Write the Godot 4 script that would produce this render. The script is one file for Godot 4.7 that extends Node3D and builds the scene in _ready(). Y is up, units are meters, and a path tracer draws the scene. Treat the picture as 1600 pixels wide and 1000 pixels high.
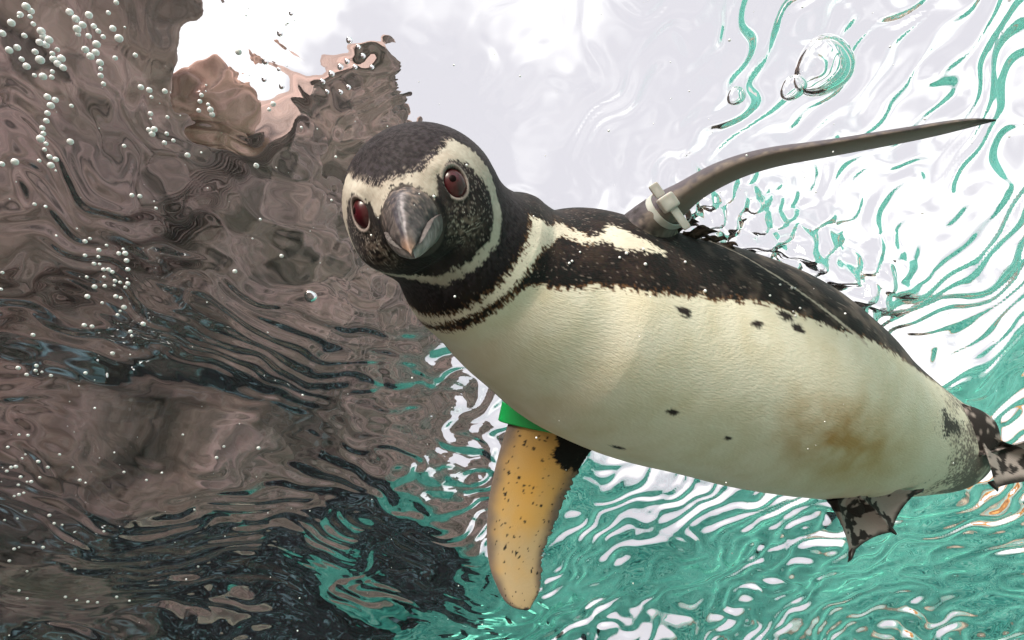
extends Node3D
# An underwater look up at a swimming penguin, the rippled surface of its pool above it. y = 0 is the still water level; metres.

var rng := RandomNumberGenerator.new()
var used := {}
const EYE := -0.545   # the viewer's height below the water level

func numbered(called: String) -> String:
	var n: int = used.get(called, 0)
	used[called] = n + 1
	return called if n == 0 else "%s_%03d" % [called, n]

func thing(called: String, label: String, category: String, at := Vector3.ZERO, group := "") -> Node3D:
	var o := Node3D.new()
	o.name = numbered(called)
	add_child(o)
	o.position = at
	tag(o, label, category, group)
	return o

func tag(o: Node, label: String, category: String, group := "") -> void:
	o.set_meta("label", label)
	o.set_meta("category", category)
	if group:
		o.set_meta("group", group)

func obj(called: String, mesh: Mesh, mat: Material, parent: Node = null) -> MeshInstance3D:
	var o := MeshInstance3D.new()
	o.mesh = mesh
	o.material_override = mat
	o.name = numbered(called) if parent == null else called
	(self if parent == null else parent).add_child(o, true)
	return o

func struct(called: String, mesh: Mesh, mat: Material) -> MeshInstance3D:
	var o := obj(called, mesh, mat)
	o.set_meta("kind", "structure")
	return o

func lin(r: float, g: float, b: float) -> Color:
	return Color(r, g, b).linear_to_srgb()

func noise(sd: int, freq: float, oct := 3, type := FastNoiseLite.TYPE_SIMPLEX_SMOOTH) -> FastNoiseLite:
	var n := FastNoiseLite.new()
	n.seed = sd
	n.frequency = freq
	n.noise_type = type
	n.fractal_type = FastNoiseLite.FRACTAL_FBM if oct > 1 else FastNoiseLite.FRACTAL_NONE
	n.fractal_octaves = oct
	return n

# a grid of points as an ArrayMesh; nu rows of nv points; smooth normals from the grid itself
func grid_mesh(pts: PackedVector3Array, nu: int, nv: int, flip := false, cols := PackedColorArray(), uvs := PackedVector2Array(), wrap := false) -> ArrayMesh:
	var nrm := PackedVector3Array()
	nrm.resize(nu * nv)
	for i in nu:
		var i0 := maxi(i - 1, 0) * nv
		var i1 := mini(i + 1, nu - 1) * nv
		for j in nv:
			var j0 := j - 1
			var j1 := j + 1
			if j0 < 0:
				j0 = nv - 2 if wrap else 0
			if j1 >= nv:
				j1 = 1 if wrap else nv - 1
			var n := (pts[i1 + j] - pts[i0 + j]).cross(pts[i * nv + j1] - pts[i * nv + j0])
			nrm[i * nv + j] = (-n if flip else n).normalized()
	var idx := PackedInt32Array()
	idx.resize((nu - 1) * (nv - 1) * 6)
	var k := 0
	for i in nu - 1:
		for j in nv - 1:
			var a := i * nv + j
			var b := a + nv
			if not flip:
				idx[k] = a; idx[k + 1] = a + 1; idx[k + 2] = b
				idx[k + 3] = a + 1; idx[k + 4] = b + 1; idx[k + 5] = b
			else:
				idx[k] = a; idx[k + 1] = b; idx[k + 2] = a + 1
				idx[k + 3] = a + 1; idx[k + 4] = b; idx[k + 5] = b + 1
			k += 6
	var arr := []
	arr.resize(Mesh.ARRAY_MAX)
	arr[Mesh.ARRAY_VERTEX] = pts
	arr[Mesh.ARRAY_NORMAL] = nrm
	arr[Mesh.ARRAY_INDEX] = idx
	if cols.size():
		arr[Mesh.ARRAY_COLOR] = cols
	if uvs.size():
		arr[Mesh.ARRAY_TEX_UV] = uvs
	var m := ArrayMesh.new()
	m.add_surface_from_arrays(Mesh.PRIMITIVE_TRIANGLES, arr)
	return m

# coordinates that are dense between a and b and stretch out geometrically to lo and hi
func stretched(lo: float, a: float, b: float, hi: float, cell: float, grow: float) -> PackedFloat32Array:
	var out: Array[float] = []
	var x := a
	var d := cell
	while x > lo:
		d *= grow
		x -= d
		out.push_front(maxf(x, lo))
	x = a
	while x < b:
		out.append(x)
		x += cell
	d = cell
	while x < hi:
		out.append(x)
		d *= grow
		x += d
	out.append(hi)
	return PackedFloat32Array(out)

func _ready() -> void:
	rng.seed = 7
	setup_view()
	build_water()
	build_pool()
	build_rock()
	build_bank()
	build_penguin()
	build_bands()
	build_bubbles()

func setup_view() -> void:
	var cam := Camera3D.new()
	cam.name = "camera"
	cam.fov = 55.0
	cam.near = 0.01
	cam.far = 400.0
	add_child(cam)
	cam.transform = Transform3D(cam_basis(), Vector3(0, EYE, 0))
	var we := WorldEnvironment.new()
	we.name = "environment"
	var e := Environment.new()
	we.environment = e
	add_child(we)
	e.background_mode = Environment.BG_SKY
	e.tonemap_mode = Environment.TONE_MAPPER_LINEAR
	e.tonemap_exposure = 4.0
	e.sdfgi_enabled = true
	e.ssao_enabled = true
	e.ssil_enabled = true
	var sky := PanoramaSkyMaterial.new()
	sky.panorama = cloud_sky()
	e.sky = Sky.new()
	e.sky.sky_material = sky
	e.background_energy_multiplier = 0.5
	var sun := DirectionalLight3D.new()
	sun.name = "sun"
	sun.light_energy = 0.5
	sun.light_angular_distance = 28.0
	sun.light_color = Color(1.0, 0.96, 0.9)
	sun.shadow_enabled = true
	add_child(sun)
	sun.rotation_degrees = Vector3(-7, -17, 0)

func cam_basis() -> Basis:
	return Basis.from_euler(Vector3(deg_to_rad(57.0), 0, 0)) * Basis(Vector3(0, 0, 1), deg_to_rad(-12.0))

func cloud_sky() -> ImageTexture:
	var w := 512
	var h := 256
	var im := Image.create(w, h, false, Image.FORMAT_RGBF)
	var n := noise(3, 1.6, 5)
	var n2 := noise(11, 5.0, 3)
	for y in h:
		var el := PI * (0.5 - (y + 0.5) / h)
		for x in w:
			var az := TAU * (x + 0.5) / w
			var d := Vector3(cos(el) * cos(az), sin(el), cos(el) * sin(az))
			var v := n.get_noise_3dv(d) + 0.25 * n2.get_noise_3dv(d)
			var t := smoothstep(-0.30, 0.32, v)
			var c := Vector3(0.40, 0.395, 0.425).lerp(Vector3(0.66, 0.655, 0.66), t)
			if el < 0.0:
				c = Vector3(0.42, 0.41, 0.39)
			im.set_pixel(x, y, Color(c.x, c.y, c.z))
	return ImageTexture.create_from_image(im)

func build_water() -> void:
	var xs := stretched(-3.0, -0.95, 1.30, 7.0, 0.0027, 1.03)
	var zs := stretched(-10.0, -1.15, 0.1, 0.15, 0.0027, 1.025)
	var nu := xs.size()
	var nv := zs.size()
	var warp := noise(21, 2.2, 2)
	var bend := noise(22, 9.0, 2)
	var patch := noise(5, 2.1, 2)
	var swell := noise(8, 1.9, 2)
	var fine := noise(13, 30.0, 2)
	var pts := PackedVector3Array()
	pts.resize(nu * nv)
	for i in nu:
		var x := xs[i]
		for j in nv:
			var z := zs[j]
			var left := smoothstep(0.10, -0.30, x + 0.12 * warp.get_noise_2d(z * 2.0, 7.0))
			var w1 := warp.get_noise_2d(x, z)
			var w2 := warp.get_noise_2d(x + 31.0, z)
			var b1 := bend.get_noise_2d(x, z)
			var p := patch.get_noise_2d(x, z)
			var p2 := patch.get_noise_2d(x + 17.0, z * 1.3)
			var rough := smoothstep(-0.30, 0.30, p)
			var wx := x + 0.10 * w1 + 0.012 * b1
			var wz := z + 0.10 * w2
			# short ripples running to the right and away, their crests from lower left to upper right
			var a := 0.64 * wx - 0.77 * wz
			var b := 0.77 * wx + 0.64 * wz
			# calmer where the sky shows above the penguin's head
			var calm := exp(-pow((x + 0.02) / 0.15, 2.0) - pow((z + 0.14) / 0.24, 2.0))
			var near := smoothstep(0.10, 0.35, x) * smoothstep(-0.9, -0.4, z)
			var r := (1.0 - sqrt(pow(sin(a * PI / 0.062 + 4.5 * b1), 2.0) + 0.04)) * (0.0044 + 0.0030 * near) * (0.35 + 0.65 * smoothstep(-0.2, 0.3, p2))
			r += sin(a * TAU / 0.029 + b * 9.0 + 7.0 * b1) * (0.00085 + 0.00125 * near) * maxf(rough, 0.62 * near)
			r += sin(a * TAU / 0.0145 + 6.0 * b1) * (0.00010 + 0.00016 * near) * rough
			r += sin(a * TAU / 0.042 + b * 14.0 + 5.0 * b1) * 0.0011 * smoothstep(-0.35, -0.75, z) * smoothstep(-0.3, 0.2, p2)
			r += sin((0.90 * wx - 0.42 * wz) * TAU / 0.037 + 5.0 * b1) * 0.0011 * smoothstep(-0.1, 0.35, p2) * near
			r += 0.0075 * sin(a * TAU / 0.33 + 2.2 + 2.0 * w1 + 1.5 * b1) * near
			r += 0.0011 * near * b1 * b1
			# on the left they run the other way, long and glassy
			var c := 0.55 * wx + 0.83 * wz
			var l := (1.0 - sqrt(pow(sin(c * PI / 0.16 + 2.0 * b1), 2.0) + 0.006)) * 0.0032 * smoothstep(0.0, 0.4, p2)
			l += sin(c * TAU / 0.034 + 8.0 * b1) * 0.00040 * smoothstep(0.05, 0.4, p)
			l += sin(c * TAU / 0.016 + 6.0 * b1) * 0.00010 * smoothstep(-0.1, 0.3, p2)
			# a train of short waves low on the left
			l += sin(c * TAU / 0.030 + 3.0 * b1) * 0.0013 * smoothstep(-0.25, 0.25, b1) * exp(-pow((x + 0.336) / 0.24, 2.0) - pow((z + 0.60) / 0.13, 2.0))
			l += sin(c * TAU / 0.026 + 4.0 * b1) * 0.0010 * exp(-pow((x + 0.226) / 0.09, 2.0) - pow((z + 0.313) / 0.06, 2.0))
			l += sin((0.2 * wx + 0.98 * wz) * TAU / 0.05 + 6.0 * b1) * 0.0006 * smoothstep(0.0, 0.3, p)
			var hgt := lerpf(r * (1.0 - 0.70 * calm), l, left)
			hgt += 0.030 * swell.get_noise_2d(x, z) + 0.00045 * fine.get_noise_2d(x, z) * (0.4 + rough) * (1.0 - 0.5 * left)
			# a broad hollow to the right
			var q := 1.05 * x - 0.26 * z + 0.08 * w2
			hgt += 0.088 * (smoothstep(1.15, 3.0, q) - smoothstep(0.20, 1.08, q))
			hgt += 0.0016 * b1 * (1.0 - 0.6 * calm) * (1.0 - 0.65 * left)
			# the water drawn down and broken by the penguin's back just under it
			var along := clampf(((x - 0.194) * 0.168 - (z + 0.273) * 0.113) / 0.041, 0.0, 1.0)
			var off := Vector2(x - 0.194 - 0.168 * along, z + 0.273 + 0.113 * along).length()
			if off < 0.14:
				hgt -= 0.024 * exp(-pow(off / 0.042, 2.0)) * (0.55 + 1.2 * absf(bend.get_noise_2d(x * 2.5, z * 2.5)) + 0.3 * fine.get_noise_2d(x, z))
			pts[i * nv + j] = Vector3(x, hgt, z)
	var m := StandardMaterial3D.new()
	m.resource_name = "water"
	m.refraction_enabled = true
	m.refraction_scale = 0.033
	m.roughness = 0.0
	m.albedo_color = Color(1, 1, 1, 0)
	struct("water_surface", grid_mesh(pts, nu, nv, true), m)

func build_pool() -> void:
	var f := StandardMaterial3D.new()
	f.resource_name = "painted pool floor"
	# worn turquoise paint: pale scuffs, darker growth
	var wear := NoiseTexture2D.new()
	wear.width = 1024
	wear.height = 1024
	wear.seamless = true
	wear.noise = noise(62, 0.012, 6)
	wear.color_ramp = Gradient.new()
	wear.color_ramp.offsets = PackedFloat32Array([0.2, 0.42, 0.58, 0.72])
	wear.color_ramp.colors = PackedColorArray([lin(0.025, 0.16, 0.14), lin(0.075, 0.44, 0.36), lin(0.13, 0.60, 0.48), lin(0.36, 0.74, 0.62)])
	f.albedo_texture = wear
	f.uv1_triplanar = true
	f.uv1_world_triplanar = true
	f.uv1_scale = Vector3(0.45, 0.45, 0.45)
	f.roughness = 0.8
	var b := BoxMesh.new()
	b.size = Vector3(24, 0.2, 24)
	var o := struct("pool_floor", b, f)
	o.position = Vector3(4, -2.3, -4)
	var w := BoxMesh.new()
	w.size = Vector3(16, 2.35, 0.3)
	var wall := obj("pool_wall", w, f)
	wall.position = Vector3(4, -1.05, -9.8)
	tag(wall, "turquoise painted wall along the far side of the pool", "wall")
	# a pale sandy shelf of rock in front, below the viewer and the penguin
	var nu := 90
	var nv := 90
	var rough := noise(61, 0.9, 4)
	var pts := PackedVector3Array()
	for i in nu:
		for j in nv:
			var x := lerpf(-3.0, 1.7, float(i) / (nu - 1))
			var z := lerpf(4.0, -2.7, float(j) / (nv - 1))
			var rim := minf(smoothstep(1.7, 1.0, x), smoothstep(-2.7, -1.9, z))
			pts.append(Vector3(x, -2.35 + 0.75 * rim + 0.14 * rough.get_noise_2d(x, z), z))
	var s := StandardMaterial3D.new()
	s.resource_name = "pale sandstone"
	s.albedo_color = lin(0.55, 0.48, 0.38)
	s.roughness = 0.9
	struct("rock_shelf", grid_mesh(pts, nu, nv, false), s)

func build_rock() -> void:
	var nu := 460
	var nv := 560
	var big := noise(41, 0.5, 3)
	var mid := noise(42, 1.7, 5)
	var tone := noise(44, 0.9, 4)
	var stain := noise(45, 2.6, 4)
	var crack := noise(47, 1.3, 4)
	var grain := noise(48, 14.0, 4)
	var pts := PackedVector3Array()
	var cols := PackedColorArray()
	pts.resize(nu * nv)
	cols.resize(nu * nv)
	for i in nu:
		var f := float(i) / (nu - 1)
		for j in nv:
			var z := lerpf(1.2, -8.0, float(j) / (nv - 1))
			var y := lerpf(-2.4, 2.0 - 0.25 * smoothstep(0.15, -0.12, z) + 2.4 * smoothstep(-0.50, -0.72, z) + 1.6 * smoothstep(-0.9, -2.2, z) + 0.25 * big.get_noise_2d(z * 2.0, 3.0), f)
			var x := -1.10 - 0.16 * smoothstep(1.6, 0.0, y) + 0.10 * maxf(y, 0.0) + 0.02 * z - 1.2 * smoothstep(0.93, 1.0, f)
			x += 0.30 * big.get_noise_2d(z, y) + 0.13 * mid.get_noise_2d(z, y)
			x += 0.045 * minf(z + 1.2, 0.0)
			# ledges and clefts
			x += 0.06 * (absf(fposmod(y * 1.3 + 0.8 * big.get_noise_2d(z * 1.5, y), 1.0) - 0.5) - 0.25)
			pts[i * nv + j] = Vector3(x, y, z)
			var t := tone.get_noise_2d(z, y)
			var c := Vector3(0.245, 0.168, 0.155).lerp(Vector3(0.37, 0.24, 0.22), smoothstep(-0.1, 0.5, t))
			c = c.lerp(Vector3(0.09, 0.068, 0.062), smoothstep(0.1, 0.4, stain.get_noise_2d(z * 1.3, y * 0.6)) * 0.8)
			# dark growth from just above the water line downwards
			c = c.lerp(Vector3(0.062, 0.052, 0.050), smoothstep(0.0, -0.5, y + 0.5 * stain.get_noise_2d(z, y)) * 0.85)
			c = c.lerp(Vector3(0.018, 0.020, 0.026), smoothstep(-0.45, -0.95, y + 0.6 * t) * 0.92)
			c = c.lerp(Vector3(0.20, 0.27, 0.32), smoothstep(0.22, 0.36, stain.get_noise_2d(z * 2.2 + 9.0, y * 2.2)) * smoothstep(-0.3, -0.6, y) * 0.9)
			# cracks
			var cr := absf(crack.get_noise_2d(z, y))
			c *= 1.0 - 0.75 * smoothstep(0.05, 0.0, cr)
			c *= 1.0 + 0.5 * grain.get_noise_2d(z, y)
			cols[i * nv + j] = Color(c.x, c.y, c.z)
	var m := StandardMaterial3D.new()
	m.resource_name = "brown rock"
	m.vertex_color_use_as_albedo = true
	m.roughness = 0.85
	var grit := NoiseTexture2D.new()
	grit.width = 512
	grit.height = 512
	grit.seamless = true
	grit.noise = noise(46, 0.02, 5)
	m.heightmap_enabled = true
	m.heightmap_texture = grit
	m.heightmap_scale = 2.0
	m.uv1_triplanar = true
	m.uv1_scale = Vector3(1.1, 1.1, 1.1)
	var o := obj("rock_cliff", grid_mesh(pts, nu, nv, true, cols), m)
	tag(o, "brown artificial rock cliff rising from the water along the left", "rock")
	# a rounded boulder on the low shoulder of the cliff
	var bp := PackedVector3Array()
	var bc := PackedColorArray()
	for i in 61:
		var th := PI * i / 60
		for j in 91:
			var a := TAU * (j % 90) / 90
			var d := Vector3(sin(th) * cos(a), cos(th), -sin(th) * sin(a))
			var r := 1.0 + 0.22 * big.get_noise_3dv(d * 2.0) + 0.10 * mid.get_noise_3dv(d * 1.2)
			bp.append(Vector3(d.x * 0.42, d.y * 0.34, d.z * 0.30) * r)
			var g := 1.0 + 0.35 * stain.get_noise_3dv(d * 0.9) + 0.3 * grain.get_noise_3dv(d * 0.4)
			bc.append(Color(0.40 * g, 0.235 * g, 0.195 * g))
	var bo := obj("boulder", grid_mesh(bp, 61, 91, false, bc, PackedVector2Array(), true), m)
	bo.position = Vector3(-1.30, 1.80, -0.40)
	tag(bo, "rounded pinkish brown boulder on the cliff, below the gap of bright sky at upper left", "boulder")

# the ochre bank that closes the pool's far and right sides above the water
func build_bank() -> void:
	var nu := 120
	var nv := 300
	var big := noise(71, 0.35, 4)
	var fine := noise(72, 2.0, 4)
	var pts := PackedVector3Array()
	var cols := PackedColorArray()
	for i in nu:
		var f := float(i) / (nu - 1)
		for j in nv:
			var a := lerpf(0.55, 1.75, float(j) / (nv - 1))     # round to the right
			var top := 0.75 + 0.4 * big.get_noise_1d(a * 9.0)
			var y := lerpf(-0.4, top, minf(f * 1.25, 1.0))
			var r := 8.3 + 0.35 * y + 0.5 * big.get_noise_2d(a * 8.0, y) + 0.15 * fine.get_noise_2d(a * 8.0, y) + 2.5 * maxf(f * 1.25 - 1.0, 0.0)
			pts.append(Vector3(sin(a) * r, y, -cos(a) * r))
			var t := fine.get_noise_2d(a * 5.0, y)
			var c := Vector3(0.50, 0.25, 0.075).lerp(Vector3(0.22, 0.10, 0.04), smoothstep(-0.1, 0.4, t))
			cols.append(Color(c.x, c.y, c.z))
	var m := StandardMaterial3D.new()
	m.resource_name = "ochre rock"
	m.vertex_color_use_as_albedo = true
	m.roughness = 0.9
	var o := obj("rock_bank", grid_mesh(pts, nu, nv, false, cols), m)
	tag(o, "ochre brown rock bank beyond the water, seen only as warm fringes along the ripples", "rock")

# ---------------------------------------------------------------- penguin
# The penguin is built in its own frame: x towards its tail side, y up its flank, z towards its belly.
const STATIONS := [
	[-0.186, 0.1248, 0.1608, 0.0], [-0.1854, 0.1241, 0.1602, 0.0107], [-0.1834, 0.122, 0.158, 0.0218], [-0.1794, 0.1178, 0.1536, 0.0331],
	[-0.1735, 0.1117, 0.1472, 0.0427], [-0.1663, 0.1042, 0.1395, 0.049], [-0.1585, 0.096, 0.1311, 0.0515], [-0.1506, 0.0878, 0.1225, 0.05],
	[-0.1412, 0.0781, 0.114, 0.0485], [-0.1279, 0.0641, 0.098, 0.0572], [-0.114, 0.0517, 0.083, 0.0605], [-0.0913, 0.0374, 0.065, 0.0717],
	[-0.0564, 0.0241, 0.038, 0.0892], [0.0071, 0.0007, 0.0, 0.0999], [0.0686, -0.0149, -0.028, 0.1046], [0.1304, -0.0333, -0.052, 0.1055],
	[0.1867, -0.0556, -0.075, 0.0977], [0.2385, -0.0777, -0.095, 0.0853], [0.2912, -0.095, -0.112, 0.0702], [0.3367, -0.1083, -0.125, 0.0573],
	[0.3801, -0.1192, -0.138, 0.0431], [0.4206, -0.1288, -0.15, 0.012]]
const HEAD := Vector3(-0.1575, 0.095, 0.130)
const FACE_R := Vector3(0.95147, 0.28898, 0.10581)
const FACE_F := Vector3(0.00406, -0.35558, 0.93464)
const FACE_U := Vector3(-0.30771, 0.88885, 0.33949)
const PENGUIN_AT := Vector3(0.10, -0.02, -0.53)
const F := 960.0
const BELLY := -0.66   # angle of the belly's middle line round the body

var cheek := PackedVector2Array([Vector2(-3, 23), Vector2(3, 23), Vector2(9, 18), Vector2(13, 13), Vector2(20, 7), Vector2(22, 13), Vector2(24, 21), Vector2(27, 20), Vector2(31, 26), Vector2(36, 28), Vector2(43, 28), Vector2(49, 25), Vector2(54, 17), Vector2(59, 8), Vector2(61, -3), Vector2(57, -17), Vector2(44, -34), Vector2(24, -42.5), Vector2(0, -47), Vector2(-3, -47)])
var hood := PackedVector2Array([Vector2(-3, 28), Vector2(3, 28), Vector2(10, 27), Vector2(18, 28), Vector2(28, 35), Vector2(38, 40), Vector2(44, 47), Vector2(50, 47), Vector2(58, 40), Vector2(67, 28), Vector2(73, 12), Vector2(73, -1), Vector2(66, -20), Vector2(50, -37), Vector2(29, -46), Vector2(0, -54.5), Vector2(-3, -54.5)])

func cat(i: int, t: float) -> Vector4:
	var g := func(k: int) -> Vector4:
		if k < 0:
			var a: Array = STATIONS[0]
			var b: Array = STATIONS[1]
			return Vector4(2 * a[0] - b[0], 2 * a[1] - b[1], 2 * a[2] - b[2], -b[3])
		if k >= STATIONS.size():
			var a: Array = STATIONS[-1]
			var b: Array = STATIONS[-2]
			return Vector4(2 * a[0] - b[0], 2 * a[1] - b[1], 2 * a[2] - b[2], 2 * a[3] - b[3])
		var s: Array = STATIONS[k]
		return Vector4(s[0], s[1], s[2], s[3])
	var p0: Vector4 = g.call(i - 1)
	var p1: Vector4 = g.call(i)
	var p2: Vector4 = g.call(i + 1)
	var p3: Vector4 = g.call(i + 2)
	return 0.5 * (2.0 * p1 + (p2 - p0) * t + (2.0 * p0 - 5.0 * p1 + 4.0 * p2 - p3) * t * t + (3.0 * p1 - p0 - 3.0 * p2 + p3) * t * t * t)

# piecewise linear y(x) through sorted points
func curve(p: Array, x: float) -> float:
	if x <= p[0][0]:
		return p[0][1]
	for i in range(1, p.size()):
		if x <= p[i][0]:
			return lerpf(p[i - 1][1], p[i][1], (x - p[i - 1][0]) / (p[i][0] - p[i - 1][0]))
	return p[-1][1]

# distance to a polygon's edge, positive inside
func inside(poly: PackedVector2Array, p: Vector2) -> float:
	var best := 1e9
	var odd := false
	var a := poly[poly.size() - 1]
	for b in poly:
		var e := b - a
		var w := p - a
		best = minf(best, (w - e * clampf(w.dot(e) / e.length_squared(), 0.0, 1.0)).length_squared())
		if (a.y > p.y) != (b.y > p.y) and p.x < (b.x - a.x) * (p.y - a.y) / (b.y - a.y) + a.x:
			odd = not odd
		a = b
	return sqrt(best) if odd else -sqrt(best)

var n_edge := noise(101, 260.0, 2)
var n_hair := noise(102, 700.0, 2)
var n_soft := noise(103, 30.0, 3)
var n_spot := noise(104, 120.0, 2)
const BLACK := Vector3(0.011, 0.009, 0.010)
const BROWN := Vector3(0.040, 0.026, 0.021)
const WHITE := Vector3(0.72, 0.67, 0.56)

# face chart in degrees: how far to the side of and above the bill a direction from the head's centre lies
func chart(v: Vector3) -> Vector2:
	var n := v.normalized()
	var x := n.dot(FACE_R)
	var y := n.dot(FACE_U)
	var l := sqrt(x * x + y * y) + 1e-9
	var th := rad_to_deg(acos(clampf(n.dot(FACE_F), -1.0, 1.0)))
	return Vector2(th * x / l, th * y / l)

func over(a: Vector3, b: Vector3, t: float) -> Vector3:
	return a.lerp(b, clampf(t, 0.0, 1.0))

func head_color(c: Vector2, p: Vector3) -> Vector3:
	var side := absf(c.x)
	var len := c.length()
	var hair := n_hair.get_noise_2d(c.angle() * len * 0.0008, len * 0.00025)
	var edge := n_edge.get_noise_3dv(p)
	var q := Vector2(side + edge * 2.2, c.y + edge * 3.0 + hair * 1.5)
	var crown := over(Vector3(0.038, 0.031, 0.036), Vector3(0.014, 0.011, 0.013), 0.5 + 1.2 * edge)
	# pale flecks where the crown meets the brow
	var out := crown
	var d_hood := inside(hood, q)
	var d_in := inside(cheek, q)
	var white := over(Vector3(0.52, 0.48, 0.42), Vector3(0.38, 0.33, 0.28), 0.45 + 1.1 * n_soft.get_noise_3dv(p) + 0.5 * edge)
	out = over(out, white, smoothstep(-0.8, 1.0, d_hood))
	if d_hood < 0.0 and d_hood > -7.0 and c.y > 20.0 and hair > 0.12 and side < 50.0:
		out = over(out, Vector3(0.5, 0.42, 0.36), smoothstep(0.12, 0.3, hair) * (1.0 + d_hood / 7.0))
	if d_in > -1.0:
		var dark := over(Vector3(0.011, 0.009, 0.010), Vector3(0.036, 0.027, 0.028), 0.4 + n_soft.get_noise_3dv(p))
		# bare, pale skin from the gape towards the cheek
		var g := exp(-pow((side - 31.0) / 11.0, 2.0) - pow((c.y + 14.0) / 13.0, 2.0))
		dark = over(dark, Vector3(0.20, 0.155, 0.13), g * (0.38 + 1.5 * edge))
		dark = over(dark, Vector3(0.5, 0.45, 0.40), g * smoothstep(0.25, 0.5, hair))
		if hair > 0.42 and side > 35.0:
			dark = over(dark, Vector3(0.35, 0.3, 0.28), 0.6)
		out = over(out, dark, smoothstep(-0.7, 0.9, d_in))
		# dark rim round the bill's base, brown skin inside it
		var bill := Vector2(side / 20.0, (c.y + 1.0) / 25.0).length()
		out = over(out, Vector3(0.075, 0.062, 0.058), smoothstep(0.98, 0.9, bill) * 0.8)
		out = over(out, Vector3(0.012, 0.011, 0.012), exp(-pow((bill - 1.04 + 0.05 * edge) / 0.10, 2.0)) * smoothstep(-20.0, 5.0, c.y))
	# pale ring of bare skin round the eye
	var eye := Vector2((side - 35.5) / 8.2, (c.y - 14.0) / 11.0).rotated(0.0).length()
	out = over(out, Vector3(0.34, 0.28, 0.26), smoothstep(1.2, 1.1, eye) * smoothstep(0.8, 0.9, eye))
	out = over(out, Vector3(0.03, 0.02, 0.02), smoothstep(1.0, 0.93, eye))
	var tear := Vector2((side - 26.0) / 2.6, (c.y - 12.0 + 0.5 * (side - 26.0)) / 8.0).length()
	out = over(out, Vector3(0.03, 0.025, 0.025), smoothstep(1.1, 0.8, tear + edge * 0.8))
	return out

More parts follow.
